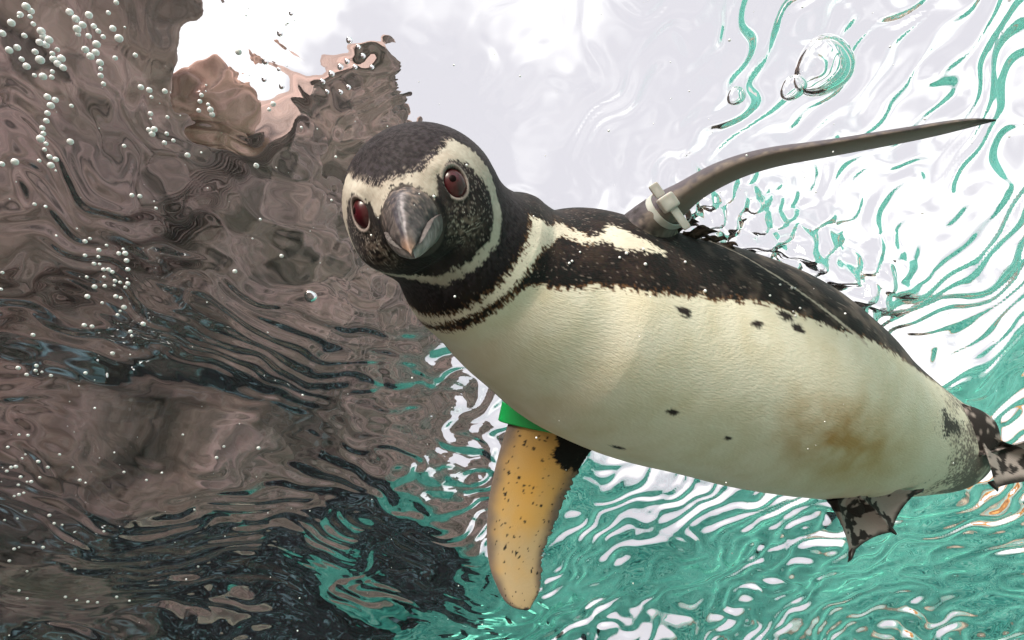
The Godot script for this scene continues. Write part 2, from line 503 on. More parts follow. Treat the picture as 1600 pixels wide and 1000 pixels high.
func body_color(u: float, ph: float, r: float, p: Vector3) -> Vector3:
	var psi := rad_to_deg(absf(wrapf(ph - BELLY, -PI, PI)))
	var hair := n_hair.get_noise_2d(ph * r * 0.8, u * 0.0055)
	var edge := n_edge.get_noise_3dv(p)
	var soft := n_soft.get_noise_3dv(p)
	var du := 0.022 if u < 11.0 else 0.06            # metres for one step of u, about
	var deg := r * PI / 180.0
	var out := over(BLACK, BROWN, 0.15 + 0.8 * soft + 0.5 * edge)
	if u > 12.9 and psi > 60.0:
		out = over(out, Vector3(0.085, 0.065, 0.055), smoothstep(0.1, 0.6, soft + 0.2))
	# white chest and belly
	var wob := (edge * 0.0024 + hair * 0.0026) * (1.0 if u < 9.9 else 1.4)
	var coarse := n_soft.get_noise_3dv(p * 2.6) * 0.0035 if u > 9.8 else 0.0
	var d := (u - curve([[0, 9.27], [14, 9.23], [28, 9.2], [41, 9.24], [49, 9.4], [54, 9.65], [60, 9.95], [70, 10.3]], psi)) * du
	d = minf(d, (curve([[9.4, 49], [10.2, 51], [11, 57], [12, 58], [12.6, 65], [13.5, 67], [14.7, 66.5], [15.2, 71], [16, 75], [17.3, 84], [18.5, 100], [20, 130], [21, 150]], u) - psi) * deg)
	d += wob + coarse
	var belly := over(WHITE, Vector3(0.64, 0.57, 0.43), 0.3 + 0.9 * soft)
	belly = over(belly, Vector3(0.62, 0.58, 0.48), clampf((u - 13.0) / 6.0, 0.0, 1.0) * 0.5)
	# a stain towards the vent, sparse dark flecks
	var st := exp(-pow((u - 15.3) / 1.0, 2.0) - pow((rad_to_deg(ph) + 16.0) / 16.0, 2.0))
	belly = over(belly, Vector3(0.36, 0.20, 0.07), st * (0.75 + soft))
	var st2 := exp(-pow((u - 15.9) / 1.1, 2.0) - pow((rad_to_deg(ph) + 22.0) / 26.0, 2.0))
	belly = over(belly, Vector3(0.46, 0.33, 0.15), st2 * 0.6)
	out = over(out, Vector3(0.15, 0.070, 0.032), smoothstep(-0.0030, -0.0006, d) * 0.85)
	out = over(out, belly, smoothstep(-0.0011, 0.0011, d))
	for s in [[12.42, 18.0, 1.0], [13.47, 19.0, 1.0], [14.1, 23.0, 1.15], [13.93, 26.5, 1.3], [12.74, -25.0, 0.7], [13.58, -32.0, 0.6], [12.68, -58.0, 0.8], [14.6, 31.0, 1.1]]:
		var e: float = Vector2((u - s[0]) * du * 0.75, (rad_to_deg(ph) - s[1]) * deg * 1.25).length() / (0.0042 * s[2])
		if e < 1.6:
			out = over(out, Vector3(0.03, 0.022, 0.02), smoothstep(1.25, 0.6, e + hair * 0.5 + edge * 0.4))
	# white ring between neck and breast band, widening to a patch at the wing
	var uin := curve([[0, 8.74], [14, 8.73], [29, 8.71], [47, 8.69], [64, 8.67], [78, 8.64], [100, 8.6]], psi)
	var uout := curve([[0, 8.90], [11, 8.92], [26, 8.97], [46, 9.04], [62, 9.12], [76, 9.14], [96, 10.0]], psi)
	var ring := minf(u - uin, uout - u) * du
	ring = minf(ring, (97.0 - psi) * deg) + wob * 1.1
	if u > 8.9 and u < 12.9:
		var lo := curve([[9.05, 58], [9.12, 76], [10.2, 92], [10.6, 87], [11.3, 85], [11.5, 79], [12.05, 80], [12.6, 90]], u)
		var hi := curve([[8.9, 93], [9.1, 97], [10.2, 104], [10.6, 98], [10.9, 92], [11.2, 92], [11.5, 99], [12.0, 88], [12.3, 83]], u)
		ring = maxf(ring, minf(psi - lo, hi - psi) * deg + wob * 1.2 + coarse * 0.6)
	if u < 11.0:
		out = over(out, Vector3(0.15, 0.075, 0.035), smoothstep(-0.0022, -0.0004, ring) * smoothstep(0.002, 0.0, d) * 0.7)
	out = over(out, over(WHITE, Vector3(0.55, 0.5, 0.42), 0.4 + soft), smoothstep(-0.0007, 0.0011, ring))
	# thin pale line along the flank, above the black band
	var line := absf(psi - curve([[12.9, 120], [13.32, 109], [13.6, 99], [13.9, 89], [14.35, 79.5], [14.84, 71], [15.3, 66]], u)) * deg
	if u > 12.8 and u < 15.2:
		out = over(out, Vector3(0.50, 0.43, 0.36), smoothstep(0.0030, 0.0012, line + 0.6 * absf(wob)))
	# dark skin near the tail and the feet
	var v := smoothstep(17.6, 19.2, u + 0.5 * soft + 1.3 * edge)
	out = over(out, Vector3(0.16, 0.135, 0.12), v * smoothstep(0.1, 0.5, soft + 0.5 * v))
	var vent := Vector2((u - 17.9) / 0.55, (rad_to_deg(ph) - 16.0) / 9.0).length() + 1.4 * soft + 0.8 * edge
	out = over(out, Vector3(0.05, 0.045, 0.042), smoothstep(0.95, 0.6, vent))
	# scattered pale specks on the dark plumage
	if hair > 0.5 and d < -0.003:
		out = over(out, Vector3(0.22, 0.18, 0.16), smoothstep(0.5, 0.64, hair) * 0.6)
	return out

class Surface:
	var v := PackedVector3Array()
	var n := PackedVector3Array()
	var c := PackedColorArray()
	var t := PackedVector2Array()
	var idx := PackedInt32Array()

	# a grid whose rows wrap round (first and last point of a row coincide)
	func add(pts: PackedVector3Array, cols: PackedColorArray, uvs: PackedVector2Array, nu: int, nv: int, wrap := true, flip := false) -> void:
		var first := v.size()
		v.append_array(pts)
		c.append_array(cols)
		t.append_array(uvs)
		var nr := PackedVector3Array()
		nr.resize(nu * nv)
		for i in nu:
			var i0 := maxi(i - 1, 0) * nv
			var i1 := mini(i + 1, nu - 1) * nv
			for j in nv:
				var j0 := j - 1
				var j1 := j + 1
				if j0 < 0:
					j0 = nv - 2 if wrap else 0
				if j1 >= nv:
					j1 = 1 if wrap else nv - 1
				var m := (pts[i1 + j] - pts[i0 + j]).cross(pts[i * nv + j1] - pts[i * nv + j0])
				if m.length_squared() < 1e-20:
					m = pts[mini(nu - 1, 1) * nv] - pts[(nu / 2) * nv] if i == 0 else pts[i * nv + j] - pts[maxi(i - 1, 0) * nv + j]
					if flip:
						m = -m
				nr[i * nv + j] = (-m if flip else m).normalized()
		n.append_array(nr)
		var at := idx.size()
		idx.resize(at + (nu - 1) * (nv - 1) * 6)
		for i in nu - 1:
			for j in nv - 1:
				var a := first + i * nv + j
				var b := a + nv
				if flip:
					idx[at] = a; idx[at + 1] = b; idx[at + 2] = a + 1
					idx[at + 3] = a + 1; idx[at + 4] = b; idx[at + 5] = b + 1
				else:
					idx[at] = a; idx[at + 1] = a + 1; idx[at + 2] = b
					idx[at + 3] = a + 1; idx[at + 4] = b + 1; idx[at + 5] = b
				at += 6

	func mesh() -> ArrayMesh:
		var arr := []
		arr.resize(Mesh.ARRAY_MAX)
		arr[Mesh.ARRAY_VERTEX] = v
		arr[Mesh.ARRAY_NORMAL] = n
		arr[Mesh.ARRAY_COLOR] = c
		arr[Mesh.ARRAY_TEX_UV] = t
		arr[Mesh.ARRAY_INDEX] = idx
		var m := ArrayMesh.new()
		m.add_surface_from_arrays(Mesh.PRIMITIVE_TRIANGLES, arr)
		return m

func col(v: Vector3) -> Color:
	return Color(maxf(v.x, 0.004), maxf(v.y, 0.004), maxf(v.z, 0.004))

func bump(p: Vector3, c: Vector2) -> float:
	var side := absf(c.x)
	var b := 0.0065 * exp(-pow(Vector2(c.x / 21.0, (c.y + 1.0) / 24.0).length(), 3.0))
	b += 0.0035 * exp(-pow((side - 46.0) / 20.0, 2.0) - pow((c.y + 20.0) / 18.0, 2.0))
	b += 0.0022 * exp(-pow((side - 31.0) / 12.0, 2.0) - pow((c.y - 28.0) / 7.0, 2.0))
	var eye := Vector2((side - 35.5) / 8.2, (c.y - 14.0) / 11.0).length()
	b += 0.0007 * exp(-pow((eye - 1.1) / 0.16, 2.0)) - 0.0035 * smoothstep(1.0, 0.8, eye)
	return b

func build_body(skin: Surface) -> void:
	# rings at even distances along the spine, closer together on the head
	var ups: Array[float] = []
	var u := 0.0
	var prev := cat(0, 0.0)
	var gone := 0.0
	var nextat := 0.0
	while u < STATIONS.size() - 1.0:
		var q := cat(int(u), u - int(u))
		gone += Vector2(Vector3(q.x - prev.x, q.y - prev.y, q.z - prev.z).length(), q.w - prev.w).length()
		prev = q
		if gone >= nextat:
			ups.append(u)
			nextat = gone + (0.00075 if u < 9.6 else 0.0013)
		u += 0.004
	var nu := ups.size()
	var nv := 481
	var pts := PackedVector3Array()
	var cols := PackedColorArray()
	var uvs := PackedVector2Array()
	pts.resize(nu * nv)
	cols.resize(nu * nv)
	uvs.resize(nu * nv)
	var along := 0.0
	var last := Vector3.ZERO
	for i in nu:
		var uu := ups[i]
		var k := mini(int(uu), STATIONS.size() - 2)
		var q := cat(k, uu - k)
		var q0 := cat(k, uu - k - 0.01)
		var q1 := cat(k, uu - k + 0.01)
		var c := Vector3(q.x, q.y, q.z)
		var r := maxf(q.w, 0.00002)
		var tg := Vector3(q1.x - q0.x, q1.y - q0.y, q1.z - q0.z).normalized()
		var e1 := (Vector3(0, 0, 1) - tg * tg.z).normalized()
		var e2 := e1.cross(tg)
		if i:
			along += (c - last).length()
		last = c
		for j in nv:
			var ph := -PI + TAU * j / (nv - 1)
			if j == nv - 1:
				ph = -PI
			var dir := e1 * cos(ph) + e2 * sin(ph)
			var p := c + dir * r
			var color: Vector3
			if uu < 8.6:
				var rel := p - HEAD
				var ch := chart(rel)
				p += rel.normalized() * bump(p, ch) * smoothstep(8.6, 7.8, uu)
				color = head_color(ch, p)
				if uu > 8.2:
					color = over(color, body_color(uu, ph, r, p), (uu - 8.2) / 0.4)
			else:
				color = body_color(uu, ph, r, p)
				p += dir * 0.008 * exp(-pow((ph - 1.9) / 0.5, 2.0) - pow((uu - 9.7) / 0.8, 2.0)) * smoothstep(8.6, 9.2, uu)
				p += dir * 0.00025 * n_soft.get_noise_3dv(p * 0.7) * smoothstep(8.6, 9.6, uu)
			var hv := 0.00016 * n_hair.get_noise_3dv(p)
			p += dir * hv
			pts[i * nv + j] = p
			cols[i * nv + j] = col(color)
			uvs[i * nv + j] = Vector2(float(j) / (nv - 1), along)
	skin.add(pts, cols, uvs, nu, nv, true, true)

# a limb as a row of flattened rings: spine, half widths across (chord) and through (thick), the chord's direction at each ring
func build_limb(skin: Surface, spine: Array, chords: Array, thick: Array, dirs: Array, paint: Callable, rings := 220, round_ := 120, shape = null) -> void:
	var pts := PackedVector3Array()
	var cols := PackedColorArray()
	var uvs := PackedVector2Array()
	var n := spine.size()
	for i in rings:
		var s := float(i) / (rings - 1) * (n - 1)
		var k := mini(int(s), n - 2)
		var t := s - k
		var ka := maxi(k - 1, 0)
		var kb := mini(k + 2, n - 1)
		var c: Vector3 = (spine[k] as Vector3).cubic_interpolate(spine[k + 1], spine[ka], spine[kb], t)
		var c2: Vector3 = (spine[k] as Vector3).cubic_interpolate(spine[k + 1], spine[ka], spine[kb], t + 0.02)
		var ax := (c2 - c).normalized()
		var w := cubic_interpolate(chords[k], chords[k + 1], chords[ka], chords[kb], t)
		var h := cubic_interpolate(thick[k], thick[k + 1], thick[ka], thick[kb], t)
		if i == rings - 1:
			w = 0.0001
			h = 0.0001
		var e1: Vector3 = (dirs[k] as Vector3).lerp(dirs[k + 1], t)
		e1 = (e1 - ax * ax.dot(e1)).normalized()
		var e2 := e1.cross(ax)
		for j in round_ + 1:
			var a := TAU * (j % round_) / round_
			var x := cos(a)
			var y := sin(a)
			# fuller at the leading edge (x = 1), thin at the trailing one
			var p := c + e1 * w * x + e2 * h * y * (0.75 + 0.25 * x)
			if shape != null:
				p += shape.call(s / (n - 1), x, y, p, e1, e2)
			pts.append(p)
			cols.append(col(paint.call(s / (n - 1), x, y, p)))
			uvs.append(Vector2(float(j) / round_, s * 0.2))
	skin.add(pts, cols, uvs, rings, round_ + 1, true, true)

func at(px: float, py: float, d: float) -> Vector3:
	return Vector3((px - 800.0) / F * d, (500.0 - py) / F * d, -d) - PENGUIN_AT

func build_wings(skin: Surface) -> void:
	# the raised wing, seen edge on
	var sp := [at(985, 440, 0.54), at(1005, 385, 0.502), at(1028, 342, 0.482), at(1072, 306, 0.466), at(1130, 273, 0.452), at(1200, 250, 0.437), at(1300, 233, 0.417), at(1420, 212, 0.398), at(1500, 197, 0.387), at(1556, 188, 0.380)]
	var dirs := []
	for p in sp:
		var v: Vector3 = -(p + PENGUIN_AT).normalized()
		dirs.append((v + Vector3(-0.03, 0.13, 0)).normalized())
	build_limb(skin, sp, [0.070, 0.054, 0.037, 0.031, 0.031, 0.031, 0.030, 0.026, 0.018, 0.001], [0.070, 0.046, 0.0235, 0.0130, 0.0102, 0.0080, 0.0056, 0.0044, 0.0030, 0.0006], dirs,
		func(s: float, x: float, y: float, p: Vector3) -> Vector3:
			var e := n_edge.get_noise_3dv(p * 0.5)
			var soft := n_soft.get_noise_3dv(p)
			var c := over(Vector3(0.21, 0.175, 0.155), Vector3(0.10, 0.09, 0.105), smoothstep(-0.2, 0.4, y + 0.5 * e))
			c = over(c, Vector3(0.03, 0.025, 0.026), smoothstep(0.35, 0.15, s + 0.12 * soft) * (0.75 + e))
			c = over(c, Vector3(0.42, 0.36, 0.27), smoothstep(0.23, 0.13, s + 0.15 * soft + 0.1 * e) * smoothstep(0.1, -0.6, y) * 0.8)
			return over(c, Vector3(0.035, 0.03, 0.03), smoothstep(0.86, 0.98, s + e * 0.05))
			, 240, 100)
	# the lowered wing, its pale underside to the front
	var sq := [at(905, 600, 0.585), at(880, 640, 0.562), at(858, 680, 0.548), at(834, 740, 0.535), at(816, 800, 0.525), at(806, 860, 0.517), at(811, 905, 0.512), at(819, 935, 0.509), at(826, 953, 0.507)]
	var dq := []
	for p in sq:
		dq.append(Vector3(-0.92, -0.25, 0.28).normalized())
	build_limb(skin, sq, [0.050, 0.044, 0.0385, 0.0345, 0.0305, 0.0245, 0.0196, 0.0135, 0.001], [0.024, 0.015, 0.0095, 0.0065, 0.0055, 0.0048, 0.004, 0.003, 0.0006], dq,
		func(s: float, x: float, y: float, p: Vector3) -> Vector3:
			var e := n_edge.get_noise_3dv(p)
			var soft := n_soft.get_noise_3dv(p)
			var c := over(Vector3(0.52, 0.32, 0.12), Vector3(0.46, 0.34, 0.20), smoothstep(0.35, 0.8, s + 0.3 * soft))
			c = over(c, Vector3(0.70, 0.37, 0.09), exp(-pow((s - 0.42) / 0.14, 2.0) - pow((x + 0.05) / 0.5, 2.0)) * 0.8)
			c = over(c, Vector3(0.15, 0.115, 0.095), smoothstep(0.55, 0.98, absf(x + 0.12 * soft)))
			# black feathering at the root, towards the trailing edge
			var rt := smoothstep(0.335, 0.315, s + 0.05 * soft + 0.03 * e + 0.10 * smoothstep(-0.5, 0.2, x) + 0.3 * smoothstep(0.1, 0.4, x))
			c = over(c, BLACK, rt)
			var q := Vector3(p.x * 1.5, p.y, p.z)
			var sn := n_spot.get_noise_3dv(q * 1.15)
			var where := exp(-pow((x - 0.45) / 0.35, 2.0)) + 0.8 * exp(-pow((s - 0.72) / 0.1, 2.0)) * smoothstep(0.6, -0.4, absf(x)) + smoothstep(0.9, 0.98, s)
			c = over(c, Vector3(0.03, 0.025, 0.02), smoothstep(0.53, 0.58, sn + 0.10 * where) * smoothstep(0.98, 0.8, absf(x)))
			c = over(c, Vector3(0.035, 0.03, 0.028), smoothstep(0.93, 0.99, s + 0.04 * e + 0.03 * x))
			if y < -0.12:
				c = over(c, BLACK * 2.0, 0.9)
			return c
			, 220, 160,
		func(s: float, x: float, _y: float, p: Vector3, e1: Vector3, e2: Vector3) -> Vector3:
			# the ragged feathers of the trailing edge
			var rag := smoothstep(-0.8, -1.0, x) * (0.0007 * sin(s * 230.0 + 5.0 * sin(s * 31.0)) + 0.0022 * n_edge.get_noise_1d(s * 0.25)) * smoothstep(0.2, 0.35, s) * smoothstep(0.95, 0.7, s)
			return -e1 * rag + e2 * 0.00010 * n_hair.get_noise_3dv(p * 0.55))

func foot_paint(s: float, x: float, p: Vector3) -> Vector3:
	var soft := n_soft.get_noise_3dv(p * 1.6)
	var e := n_edge.get_noise_3dv(p * 0.6)
	var c := over(Vector3(0.030, 0.026, 0.025), Vector3(0.30, 0.26, 0.25), smoothstep(-0.10, -0.02, soft + 0.35 * e + (s - 0.62) * 0.35))
	return over(c, Vector3(0.03, 0.027, 0.026), smoothstep(0.9, 1.0, s + 0.06 * soft))

# a webbed foot: from the ankle out to toes with slack web between them; up is the side of the sole that faces the viewer
func build_foot(skin: Surface, ankle: Vector3, across: Vector3, toes: Array, up: Vector3, thick: float) -> void:
	var nt := 60
	var nw := 90
	var m := toes.size()
	for side in [1.0, -1.0]:
		var pts := PackedVector3Array()
		var cols := PackedColorArray()
		var uvs := PackedVector2Array()
		for i in nt + 1:
			var t := float(i) / nt
			for j in nw + 1:
				var w := float(j) / nw * (m - 1)
				var k := mini(int(w), m - 2)
				var f := w - k
				var a: Vector3 = toes[k]
				var b: Vector3 = toes[k + 1]
				var slack := pow(sin(PI * f), 0.7)
				var outp := a.lerp(b, f)
				outp = outp.lerp(ankle, 0.09 * slack)
				var root := ankle + across * (w / (m - 1) - 0.5) * 2.0
				var p := root.lerp(outp, t)
				var near := minf(f, 1.0 - f)
				var ridge := exp(-pow(near / 0.13, 2.0))
				var h := thick * (0.25 + 0.75 * ridge) * (1.0 - 0.55 * t) + thick * 1.4 * pow(1.0 - t, 3.0)
				h *= sqrt(clampf((1.0 - t) * 9.0, 0.0, 1.0)) * sqrt(clampf(minf(w, m - 1 - w) * 9.0, 0.0, 1.0))
				h *= 1.0 + 0.12 * sin(t * 46.0) * ridge
				pts.append(p + up * side * h + up * 0.006 * sin(PI * t) * (1.0 - slack * 1.6))
				cols.append(col(foot_paint(t, w, p)))
				uvs.append(Vector2(w, t) * 0.1)
		skin.add(pts, cols, uvs, nt + 1, nw + 1, false, side < 0.0)

func claw(from: Vector3, to: Vector3, r: float) -> ArrayMesh:
	var s := Surface.new()
	build_limb(s, [from.lerp(to, -0.3), from, from.lerp(to, 0.55) + Vector3(0, 0, 0.0015), to], [r, r * 0.95, r * 0.6, 0.0003], [r * 0.8, r * 0.8, r * 0.5, 0.0003], [Vector3(0.3, 0.2, 1), Vector3(0.3, 0.2, 1), Vector3(0.3, 0.2, 1), Vector3(0.3, 0.2, 1)],
		func(_s: float, _x: float, _y: float, _p: Vector3) -> Vector3: return Vector3(0.025, 0.022, 0.022), 16, 14)
	return s.mesh()

func ellipsoid(c: Vector3, ax: Vector3, ay: Vector3, az: Vector3, paint: Callable, nu := 40, nv := 64) -> ArrayMesh:
	var s := Surface.new()
	var pts := PackedVector3Array()
	var cols := PackedColorArray()
	var uvs := PackedVector2Array()
	for i in nu + 1:
		var th := PI * i / nu
		for j in nv + 1:
			var a := TAU * (j % nv) / nv
			var d := Vector3(sin(th) * cos(a), sin(th) * sin(a), cos(th))
			pts.append(c + ax * d.x + ay * d.y + az * d.z)
			cols.append(col(paint.call(d)))
			uvs.append(Vector2(float(j) / nv, float(i) / nu))
	s.add(pts, cols, uvs, nu + 1, nv + 1, true, false)
	return s.mesh()

# one half of the bill: a row of cross-sections from the base to the tip, in the face's own directions
func mandible(upper: bool) -> ArrayMesh:
	var s := Surface.new()
	var nt := 90
	var nv := 72
	var pts := PackedVector3Array()
	var cols := PackedColorArray()
	var uvs := PackedVector2Array()
	for i in nt + 1:
		var t := float(i) / nt
		var f := lerpf(0.043, 0.0975 if upper else 0.0915, t)
		var w := (0.0180 * pow(1.0 - pow(t, 1.9) * 0.97, 0.9) * (1.0 - 0.22 * smoothstep(0.0, 0.5, t))) if upper else (0.0182 * pow(1.0 - pow(t, 3.2) * 0.98, 0.75) * (1.0 - 0.16 * smoothstep(0.0, 0.5, t)))
		if t > 0.9:
			w *= sqrt(maxf(0.0, (1.0 - t) / 0.1)) * 0.7 + 0.3 * (1.0 - t) / 0.1
		var gape := -0.0035 + 0.004 * sin(t * 2.4) - 0.009 * t * t
		var top := 0.0195 - 0.006 * t - 0.0245 * pow(t, 3.0)
		var low := -0.0190 + 0.0015 * t + 0.0035 * t * t
		if not upper:
			gape -= 0.0003
		for j in nv + 1:
			var a := TAU * (j % nv) / nv
			var x := w * cos(a)
			var sn := sin(a)
			var y: float
			if upper:
				y = gape + (top - gape) * pow(maxf(sn, 0.0), 0.85) + minf(sn, 0.0) * 0.0015
				x *= 1.0 - 0.45 * maxf(sn, 0.0) * smoothstep(0.05, 0.6, t)
			else:
				y = gape + (low - gape) * pow(maxf(-sn, 0.0), 0.8) + maxf(sn, 0.0) * 0.001
			var twist := -0.0035 * t + 0.004 * t * t
			var p := HEAD + FACE_F * f + FACE_U * (y + 0.001) + FACE_R * (x + 0.003 * t * t + twist * 0.5)
			var soft := n_soft.get_noise_3dv(p * 2.0)
			var e := n_edge.get_noise_3dv(p * 0.8)
			p += (FACE_R * cos(a) + FACE_U * sn) * (0.0006 * e + 0.0009 * soft) * (1.0 - 0.6 * t)
			pts.append(p)
			var c: Vector3
			var grain := n_hair.get_noise_3dv(p * Vector3(0.5, 0.25, 0.5))
			if upper:
				c = over(Vector3(0.045, 0.038, 0.040), Vector3(0.115, 0.095, 0.092), 0.4 + 1.3 * soft + 0.9 * e)
				# horny ridge: dark, with a worn pale edge on one side
				c = over(c, Vector3(0.045, 0.040, 0.052), smoothstep(1.28, 1.42, a + 0.1 * soft) * smoothstep(2.35, 2.1, a) * smoothstep(0.12, 0.3, t))
				c = over(c, Vector3(0.36, 0.32, 0.34), exp(-pow((a - 1.22 - 0.12 * soft) / 0.16, 2.0)) * smoothstep(0.15, 0.4, t) * smoothstep(0.98, 0.7, t) * (0.7 + e))
				# rough bare skin over the base
				c = over(c, Vector3(0.17, 0.13, 0.115), smoothstep(0.55, 0.2, t + 0.3 * soft) * smoothstep(0.0, 0.5, e + 0.8 * grain))
				c = over(c, Vector3(0.025, 0.02, 0.02), smoothstep(0.12, 0.02, t + 0.08 * e))
				c = over(c, Vector3(0.26, 0.16, 0.115), smoothstep(0.82, 0.97, t))
				c = over(c, Vector3(0.02, 0.018, 0.018), smoothstep(0.14, 0.04, absf(sn)) * 0.8)
			else:
				c = over(Vector3(0.26, 0.225, 0.22), Vector3(0.10, 0.088, 0.085), 0.5 + soft * 1.2 + 0.6 * e)
				c = over(c, Vector3(0.30, 0.265, 0.27), smoothstep(0.5, 0.9, t) * (0.6 + e) * smoothstep(0.1, -0.3, sn))
				c = over(c, Vector3(0.06, 0.05, 0.05), smoothstep(-0.15, 0.1, sn) * 0.8)
				c = over(c, Vector3(0.03, 0.025, 0.025), smoothstep(0.25, 0.05, t + 0.1 * e))
			c *= 1.0 + 0.6 * grain
			cols.append(col(c))
			uvs.append(Vector2(float(j) / nv, t))
	s.add(pts, cols, uvs, nt + 1, nv + 1, true, false)
	return s.mesh()

func plumage() -> StandardMaterial3D:
	var m := StandardMaterial3D.new()
	m.resource_name = "plumage"
	m.vertex_color_use_as_albedo = true
	m.roughness = 0.62
	m.metallic_specular = 0.25
	m.rim_enabled = true
	m.rim = 0.08
	# short lying feathers: fine relief drawn out along the body
	var w := 512
	var im := Image.create(w, w, false, Image.FORMAT_L8)
	var n := noise(55, 1.0, 3)
	for y in w:
		for x in w:
			var a := TAU * x / w
			# wraps across; drawn out along
			var v := n.get_noise_3d(cos(a) * 9.0, sin(a) * 9.0, y * 0.028)
			im.set_pixel(x, y, Color(0.5 + 0.9 * v, 0, 0))
	m.heightmap_enabled = true
	m.heightmap_texture = ImageTexture.create_from_image(im)
	m.heightmap_scale = 0.015
	m.uv1_scale = Vector3(6, 10, 1)
	return m

func painted(called: String, rough: float, coat := 0.0) -> StandardMaterial3D:
	var m := StandardMaterial3D.new()
	m.resource_name = called
	m.vertex_color_use_as_albedo = true
	m.roughness = rough
	if coat > 0.0:
		m.clearcoat_enabled = true
		m.clearcoat = coat
		m.clearcoat_roughness = 0.05
	return m

func build_penguin() -> void:
	var b := cam_basis()
	var root := thing("penguin", "black and white banded penguin swimming belly to the viewer under the water surface", "penguin")
	root.transform = Transform3D(b, Vector3(0, EYE, 0) + b * PENGUIN_AT)
	var skin := Surface.new()
	build_body(skin)
	build_wings(skin)
	# ruffled feathers where the raised wing joins the flank
	for k in 16:
		var a := rng.randf()
		var p0 := at(lerpf(1040, 1135, a), lerpf(352, 388, a) + rng.randf_range(-6, 8), lerpf(0.492, 0.515, a))
		var p1 := p0 + Vector3(rng.randf_range(0.006, 0.022), rng.randf_range(-0.004, 0.008), rng.randf_range(-0.002, 0.006))
		var w := rng.randf_range(0.0014, 0.0030)
		build_limb(skin, [p0 - (p1 - p0) * 0.3, p0, p0.lerp(p1, 0.6) + Vector3(0, 0.002, 0.002), p1], [w, w, w * 0.8, 0.0002], [w * 0.4, w * 0.4, w * 0.3, 0.0002], [Vector3(0, 1, 0.3), Vector3(0, 1, 0.3), Vector3(0, 1, 0.3), Vector3(0, 1, 0.3)],
			func(_s: float, _x: float, _y: float, p: Vector3) -> Vector3: return over(BLACK, Vector3(0.20, 0.15, 0.12), 0.35 + 0.9 * n_edge.get_noise_3dv(p)), 14, 10)
	# feet: the near one hangs below the tail, the far one trails behind
	var legd := [Vector3(1, 0.1, 0.2), Vector3(1, 0.1, 0.2), Vector3(1, 0.1, 0.2), Vector3(1, 0.1, 0.2)]
	build_limb(skin, [at(1322, 725, 0.600), at(1322, 762, 0.580), at(1335, 785, 0.575), at(1345, 805, 0.573)], [0.022, 0.0175, 0.013, 0.002], [0.020, 0.013, 0.007, 0.001], legd,
		func(_s: float, _x: float, _y: float, p: Vector3) -> Vector3: return foot_paint(0.1, 0.0, p), 40, 40)
	build_foot(skin, at(1330, 772, 0.577), (at(1368, 762, 0.578) - at(1300, 782, 0.576)) * -0.5, [at(1437, 767, 0.578), at(1394, 832, 0.572), at(1328, 868, 0.568)], Vector3(0.1, 0.25, 0.95), 0.0044)
	build_limb(skin, [at(1462, 672, 0.650), at(1498, 672, 0.617), at(1540, 684, 0.606), at(1562, 692, 0.604)], [0.030, 0.027, 0.020, 0.003], [0.026, 0.015, 0.008, 0.001], [Vector3(0.2, 1, 0), Vector3(0.2, 1, 0), Vector3(0.2, 1, 0), Vector3(0.2, 1, 0)],
		func(_s: float, _x: float, _y: float, p: Vector3) -> Vector3: return foot_paint(0.05, 0.0, p), 40, 40)
	build_foot(skin, at(1512, 674, 0.613), (at(1500, 632, 0.613) - at(1518, 716, 0.608)) * 0.5, [at(1690, 655, 0.600), at(1720, 752, 0.592), at(1555, 763, 0.598)], Vector3(0.05, 0.2, 0.97), 0.0044)
	# the short tail behind them
	build_limb(skin, [at(1390, 715, 0.70), at(1455, 742, 0.69), at(1505, 743, 0.68), at(1530, 740, 0.676)], [0.030, 0.020, 0.013, 0.001], [0.012, 0.008, 0.004, 0.0006], [Vector3(-0.2, 1, 0), Vector3(-0.2, 1, 0), Vector3(-0.1, 1, 0), Vector3(-0.1, 1, 0)],
		func(_s: float, _x: float, _y: float, p: Vector3) -> Vector3: return over(BLACK, BROWN, 0.5 + n_edge.get_noise_3dv(p)), 50, 40)
	obj("body", skin.mesh(), plumage(), root)
	var horn := painted("horn", 0.55)
	obj("upper_mandible", mandible(true), horn, root)
	obj("lower_mandible", mandible(false), horn, root)
	var gloss := painted("eye", 0.3, 0.25)
	var matt := painted("pupil", 0.5)
	matt.metallic_specular = 0.15
	for s in [1.0, -1.0]:
		var th := deg_to_rad(38.2)
		var dir: Vector3 = FACE_F * cos(th) + (FACE_R * s * 35.5 + FACE_U * 14.0).normalized() * sin(th)
		var ux: Vector3 = FACE_U.slide(dir).normalized()
		var rx: Vector3 = ux.cross(dir)
		var c: Vector3 = HEAD + dir * 0.0435
		var e := obj("eye", ellipsoid(c, rx * 0.0092, ux * 0.0112, dir * 0.0112, func(d: Vector3) -> Vector3: return over(Vector3(0.060, 0.006, 0.009), Vector3(0.020, 0.003, 0.004), smoothstep(0.8, 0.3, d.z) + 0.5 * d.y)), gloss, root)
		obj("pupil", ellipsoid(c + dir * 0.0081 - rx * 0.0010 + ux * 0.0014, rx * 0.0036, ux * 0.0040, dir * 0.0031, func(_d: Vector3) -> Vector3: return Vector3(0.010, 0.003, 0.004)), matt, e)
	var horny := painted("claw", 0.3)
	for c in [[at(1330, 862, 0.568), at(1324, 878, 0.566)], [at(1391, 827, 0.572), at(1400, 836, 0.570)], [at(1431, 768, 0.578), at(1443, 763, 0.577)], [at(1550, 756, 0.598), at(1558, 768, 0.596)]]:
		obj("claw", claw(c[0], c[1], 0.0034), horny, root)

